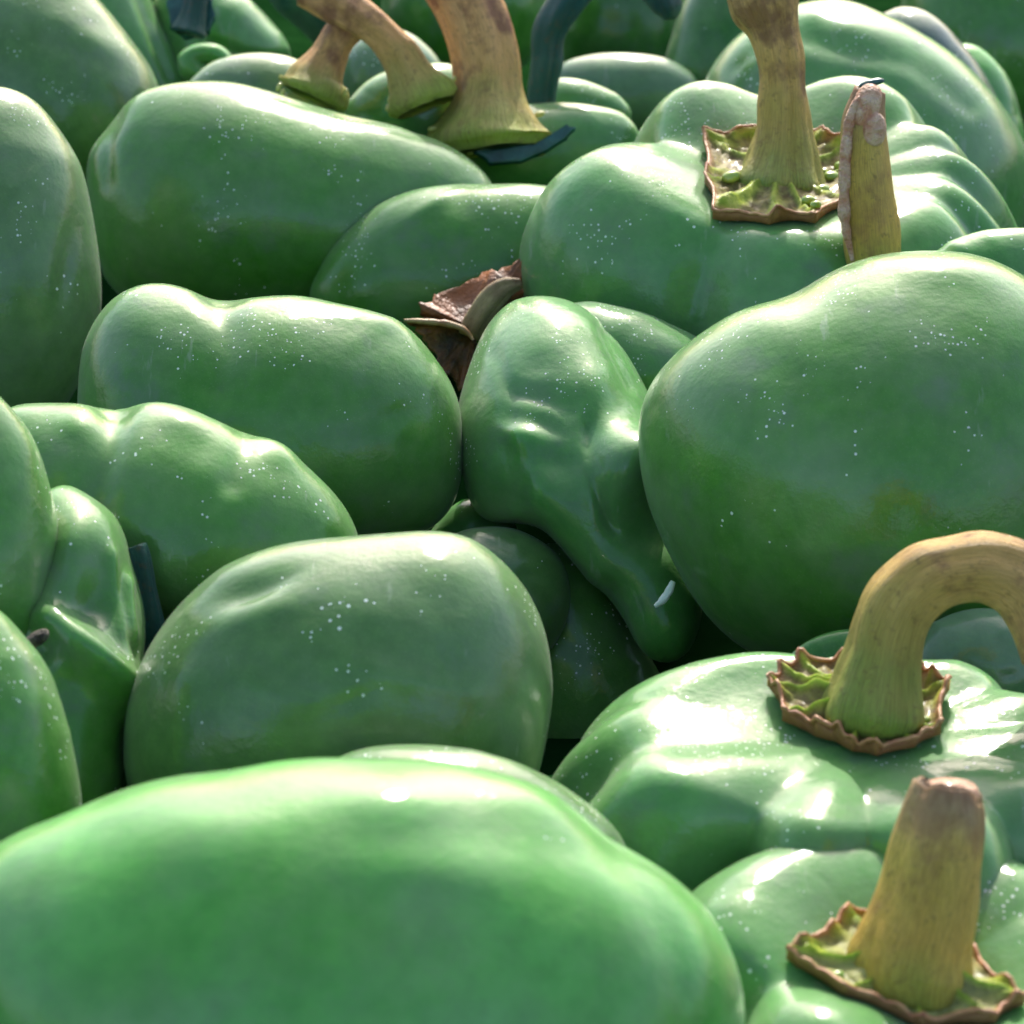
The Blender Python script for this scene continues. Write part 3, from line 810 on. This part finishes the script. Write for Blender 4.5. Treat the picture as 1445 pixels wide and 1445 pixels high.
lr, lr_top, lr_ax = lobed_pepper("short stemmed ribbed pepper in the bottom right corner", (1285, 1482), 0.437, 355, 200, (0.02, -0.10, 1.0),
    [(196, 0.24, 14), (30, 0.16, 12), (335, 0.22, 13), (262, 0.24, 14)],
    'fresh', cavity=0.85, rmul=[(172, 0.13, 40)], seed=39, lift=[(168, 0.05, 30), (228, 0.16, 24), (85, -0.20, 38)])
pepper("pale grey-green pepper hump just behind the big blurred one", [(430, 1140), (462, 1080), (515, 1058), (573, 1053), (638, 1055), (709, 1068), (768, 1091), (826, 1126), (868, 1165), (892, 1215), (880, 1290), (800, 1350), (650, 1370), (500, 1330), (430, 1240)], 'olive', d=0.448, depth=0.85, seed=40)
pepper("biggest bright green pepper, blurred, filling the bottom foreground", [(-60, 1230), (0, 1180), (40, 1158), (70, 1152), (116, 1130), (174, 1106), (209, 1096), (245, 1087), (285, 1085), (325, 1086), (356, 1077), (409, 1071), (462, 1070), (532, 1076), (609, 1079), (679, 1094), (726, 1116), (785, 1145), (844, 1180), (900, 1208), (949, 1239), (994, 1280), (1024, 1322), (1043, 1371), (1053, 1425), (1045, 1500), (1000, 1590), (880, 1680), (650, 1740), (400, 1750), (150, 1700), (-30, 1590), (-100, 1430), (-100, 1310)], 'bright', d=0.405, depth=1.0, seed=41,
       feats=[('g', [(860, 1200), (930, 1280), (960, 1370), (965, 1445)], 26, -0.6), ('b', 560, 1140, 90, 40, 0, 1.8), ('b', 750, 1140, 80, 40, 20, 1.8), ('b', 300, 1180, 120, 50, -10, 1.2), ('b', 650, 1230, 200, 40, 5, 1.0)])

# ------------------------------------------------------------------ the ground under the heap, mounded so that every pepper rests on it
bodies = [o for o in col.objects if o.get("category") == "pepper"]
trees = [(tree_of(o), V3(WORLD[o.name])) for o in bodies]
lows = []
for o in bodies:
    co = np.array([v.co for v in o.data.vertices]) + V3(WORLD[o.name])
    k_ = co[:, 2].argmin()
    lows.append((co[k_, 0], co[k_, 1], co[k_, 2], co[:, 0].min() - 0.01, co[:, 0].max() + 0.01, co[:, 1].min() - 0.01, co[:, 1].max() + 0.01))
lows = np.array(lows)
xs = np.concatenate([[-3.0, -1.0, -0.45], np.linspace(-0.28, 0.28, 95), [0.45, 1.0, 3.0]])
ys = np.concatenate([[-3.0, -0.5, 0.0], np.linspace(0.20, 1.05, 140), [1.3, 2.0, 4.0]])
GV = []
for y in ys:
    for x in xs:
        d2 = (lows[:, 0] - x) ** 2 + (lows[:, 1] - y) ** 2
        w = np.exp(-d2 / 0.035 ** 2)
        z = (w @ lows[:, 2] + 0.02 * -0.03) / (w.sum() + 0.02)
        for (tr, _), lo in zip(trees, lows):
            if lo[3] < x < lo[4] and lo[5] < y < lo[6]:
                h = tr.ray_cast(Vector((x, y, -0.5)), Vector((0, 0, 1)), 1.0)[0]
                if h is not None:
                    z = min(z, h.z + 0.003)
        GV.append((x, y, z))
nx = len(xs)
GF = [(r * nx + c, r * nx + c + 1, (r + 1) * nx + c + 1, (r + 1) * nx + c) for r in range(len(ys) - 1) for c in range(nx - 1)]
ground = link_mesh("ground", GV, GF, CLOTH, None, Vector((0, 0, 0)))
ground["kind"] = "structure"

# ------------------------------------------------------------------ stems and calyxes
# wide ribbed pepper, upper right
n = ur_ax
p0 = on_plane(1098, 262, ur_top + n * 0.002, n)
calyx(ur, [(991, 200), (1060, 194), (1120, 193), (1160, 196), (1200, 212), (1208, 250), (1196, 292), (1150, 319), (1085, 321), (1005, 313), (994, 262)], p0, n, (CALYX, CALYX_EDGE, RIDGE), 0.03, 1,
      ridges=[(995, 205, 1056, 230, 9), (996, 254, 1046, 256, 7), (1020, 306, 1078, 284, 13), (1150, 232, 1192, 214, 9), (1036, 206, 1066, 200, 8), (1150, 205, 1180, 206, 7), (1095, 318, 1096, 296, 10)],
      beads=[(1030, 272, 11), (1172, 268, 11), (1158, 288, 10), (1140, 302, 9), (1186, 250, 9), (1150, 312, 7)])
dS = (p0 - CAM).dot(FWD)
s = stem(ur, [(1099, 284, 60), (1100, 268, 67), (1102, 245, 58), (1104, 225, 49), (1106, 195, 40), (1106, 160, 35), (1105, 120, 32), (1099, 75, 32), (1090, 40, 35), (1078, 5, 46), (1066, -50, 44)], dS, STEM_OLIVE, 7, 0.12, 2)
# split short stem behind the big right pepper
s = stem(side7, [(1238, 400, 38), (1233, 365, 38), (1226, 300, 38), (1220, 240, 36), (1219, 195, 33), (1221, 160, 29), (1226, 132, 22)], 0.632, STEM_YELLOW, 5, 0.05, 4, jag=0.12)
blob("torn_tip", CUT, s, at(1234, 182, 0.632 - 0.0045), UP + RIGHT * 0.05, 0.0038, 0.0026, 3)
blob("torn_tip", CUT, s, at(1222, 150, 0.632 - 0.003), UP * 1 + RIGHT * 0.35, 0.0052, 0.0032, 4)
rope("bark_strip", CUT, s, [at(x, y, 0.632 - 0.0040) for x, y in open_curve([(1222, 128), (1203, 155), (1195, 200), (1192, 250), (1192, 310), (1203, 368)], 24)], 0.0014, 5)
blob("teal_fleck", TEAL, s, at(1230, 117, 0.632), RIGHT + UP * 0.2, 0.0028, 0.0010, 6)
# curved stem
n = cr_ax
p0 = on_plane(1218, 1005, cr_top + n * 0.003, n)
calyx(cr, [(1082, 974), (1097, 955), (1125, 944), (1187, 941), (1299, 960), (1339, 980), (1327, 1043), (1290, 1062), (1237, 1074), (1202, 1067), (1149, 1046), (1103, 1024)], p0, n, (CALYX, CALYX_EDGE, RIDGE), 0.07, 5,
      ridges=[(1090, 990, 1150, 1012, 7), (1128, 946, 1172, 985, 7), (1300, 1020, 1338, 985, 7), (1298, 1030, 1326, 1004, 6), (1180, 1056, 1200, 1036, 8), (1108, 965, 1150, 992, 5), (1290, 1000, 1318, 970, 5)],
      beads=[(1285, 1040, 8), (1305, 1032, 7)])
dS = (p0 - CAM).dot(FWD)
stem(cr, [(1227, 1030, 66), (1229, 1008, 72), (1238, 960, 59), (1246, 925, 51), (1256, 885, 48), (1275, 845, 48), (1308, 815, 48), (1350, 803, 47), (1400, 803, 50), (1445, 825, 52), (1470, 870, 48), (1485, 930, 44)], dS, STEM_OLIVE, 6, 0.09, 7, rows=90)
# thick cut stem, bottom right
n = lr_ax
p0 = on_plane(1284, 1378, lr_top + n * 0.003, n)
calyx(lr, [(1109, 1355), (1195, 1293), (1290, 1300), (1372, 1352), (1445, 1420), (1405, 1446), (1300, 1452), (1190, 1406)], p0, n, (CALYX_GREEN, CALYX_EDGE, RIDGE), 0.015, 8,
      ridges=[(1140, 1358, 1205, 1368, 11), (1165, 1320, 1205, 1345, 10), (1360, 1400, 1420, 1408, 12), (1185, 1300, 1205, 1325, 8), (1330, 1440, 1390, 1430, 8), (1128, 1346, 1180, 1352, 8), (1180, 1322, 1212, 1350, 8), (1200, 1395, 1235, 1390, 9), (1395, 1425, 1430, 1424, 8), (1385, 1385, 1400, 1398, 8)],
      beads=[(1300, 1425, 14), (1180, 1395, 9)])
dS = (p0 - CAM).dot(FWD)
s = stem(lr, [(1281, 1412, 76), (1282, 1375, 86), (1290, 1335, 80), (1299, 1300, 75), (1312, 1250, 70), (1325, 1181, 62), (1333, 1140, 55), (1338, 1112, 46)], dS, STEM_YELLOW, 6, 0.06, 9, jag=0.06)
blob("cut_end", CUT, s, at(1337, 1122, dS), RIGHT, 0.0046, 0.0043, 4, 0.55, UP)
blob("stem_pore", HOLE, s, at(1366, 1150, dS - 0.0047), UP, 0.0014, 0.0009, 2, 0.6)
# two crossing stems and the thick flared one
S1D, S2D, S3D = 0.742, 0.744, 0.748
s = stem(dsl, [(440, 133, 47), (444, 124, 46), (448, 108, 35), (461, 82, 26), (478, 55, 22), (500, 30, 22), (512, 14, 21)], S1D + 0.006, STEM_OCHRE, 6, 0.10, 11, flare_ribs=0.07)
for x, y in ((394, 122), (399, 130), (487, 130)): blob("calyx_tip", TIP, s, at(x, y, S1D + 0.002), RIGHT * 0.5 + UP, 0.0012, 0.0007, 1)
s = stem(e1, [(597, 147, 50), (593, 137, 49), (584, 117, 38), (566, 82, 27), (540, 50, 24), (505, 23, 27), (470, 0, 30), (436, -22, 32)], S2D, STEM_OCHRE, 6, 0.10, 12, flare_ribs=0.07)
for x, y in ((551, 140), (548, 152), (640, 112)): blob("calyx_tip", TIP, s, at(x, y, S2D - 0.002), RIGHT * 0.5 + UP, 0.0012, 0.0007, 1)
s = stem(p2, [(691, 204, 86), (690, 195, 88), (690, 175, 72), (690, 140, 51), (688, 95, 47), (677, 46, 47), (658, 0, 46), (628, -50, 46)], S3D, STEM_OCHRE, 7, 0.09, 13, flare_ribs=0.06)
for x, y, r in ((773, 202, 1.0), (761, 217, 1.0), (610, 182, 0.8), (664, 215, 0.7), (762, 160, 0.8)): blob("calyx_tip", TIP, s, at(x, y, S3D - 0.004), RIGHT + UP * 0.3, 0.0016 * r, 0.0011 * r, 2)
n0 = (UP - FWD * 0.4).normalized()
sheet("calyx", TEAL, p2, [at(x, y, 0.742) for x, y in ((668, 216), (760, 205), (800, 178), (812, 182), (800, 195), (770, 212), (735, 228), (690, 232))], 0.001, 0.0, 3, normal=n0)
# teal arching stem
stem(tealp, [(763, 150, 20), (766, 120, 21), (770, 90, 22), (777, 45, 25), (800, 2, 26), (840, -35, 26), (890, -40, 26), (925, -20, 25), (943, 12, 20), (946, 26, 10)], 0.775, STEM_TEAL, 6, 0.08, 14, rows=80)
# dark wet calyx on the glossy top-left pepper
s = stem(bq, [(268, 46, 26), (272, 30, 20), (276, 5, 16), (282, -40, 16)], 0.815, STEM_TEAL, 6, 0.08, 15)
sheet("calyx", TEAL, bq, [at(x, y, 0.818) for x, y in ((235, 10), (262, 0), (300, 8), (304, 30), (296, 50), (262, 56), (240, 40))], 0.002, 0.15, 4, normal=n0)
# dark sliver of a stem left of the front middle pepper
stem(mfr, [(222, 960, 22), (214, 900, 20), (206, 840, 18), (196, 790, 17), (190, 772, 16)], 0.508, STEM_TEAL, 6, 0.06, 16)
# dry brown calyx
DL = 0.668
nf = -FWD
HUB = V3(at(668, 462, DL - 0.003))
cx = sheet("dry_calyx", DRYLEAF, mid4, [at(x, y, DL + e) for x, y, e in ((589, 432, 0.0), (622, 412, 0.004), (680, 385, 0.006), (735, 366, 0.002), (752, 357, -0.002), (758, 402, -0.002), (735, 440, -0.002), (690, 470, 0.0), (640, 470, 0.0), (595, 452, 0.0))], 0.0012, 0.0, 5, normal=nf, rough_edge=0.0004, crumple=0.0016, inner=HUB)[0]
c2 = sheet("dry_calyx", DRYLEAF, mid4, [at(x, y, DL - 0.008 + e) for x, y, e in ((570, 452, -0.004), (605, 453, -0.003), (640, 457, -0.003), (665, 470, -0.002), (672, 490, 0.0), (665, 530, 0.0), (650, 552, 0.0), (620, 520, 0.0), (596, 478, 0.0))], 0.0012, 0.0, 6, normal=nf, rough_edge=0.0004, crumple=0.0016, inner=HUB)[0]
rope("dry_edge", DRYEDGE, c2, [at(x, y, DL - 0.0125) for x, y in open_curve([(570, 452), (600, 454), (630, 457), (655, 465), (668, 480)], 16)], 0.0008, 7)
stem(mid4, [(662, 474, 14), (672, 450, 17), (690, 425, 18), (712, 407, 15), (735, 400, 8)], DL - 0.006, STEM_DRY, 5, 0.10, 17)
# blossom scar where the two lobes of the folded pepper meet
blob("blossom_scar", SCAR, fold, at(52, 901, 0.478), RIGHT + UP * 0.5, 0.0022, 0.0014, 8)
# sunlit glint at the twisted pepper's tip, painted as a pale crescent bead
GLINT = plain("pale_glint", (0.55, 0.68, 0.52), (0.75, 0.82, 0.72), 300.0, 0.4)
rope("painted_glint", GLINT, twist, [at(x, y, 0.5520) for x, y in open_curve([(924, 856), (934, 848), (944, 834), (950, 820)], 12)], 0.0009, 9)
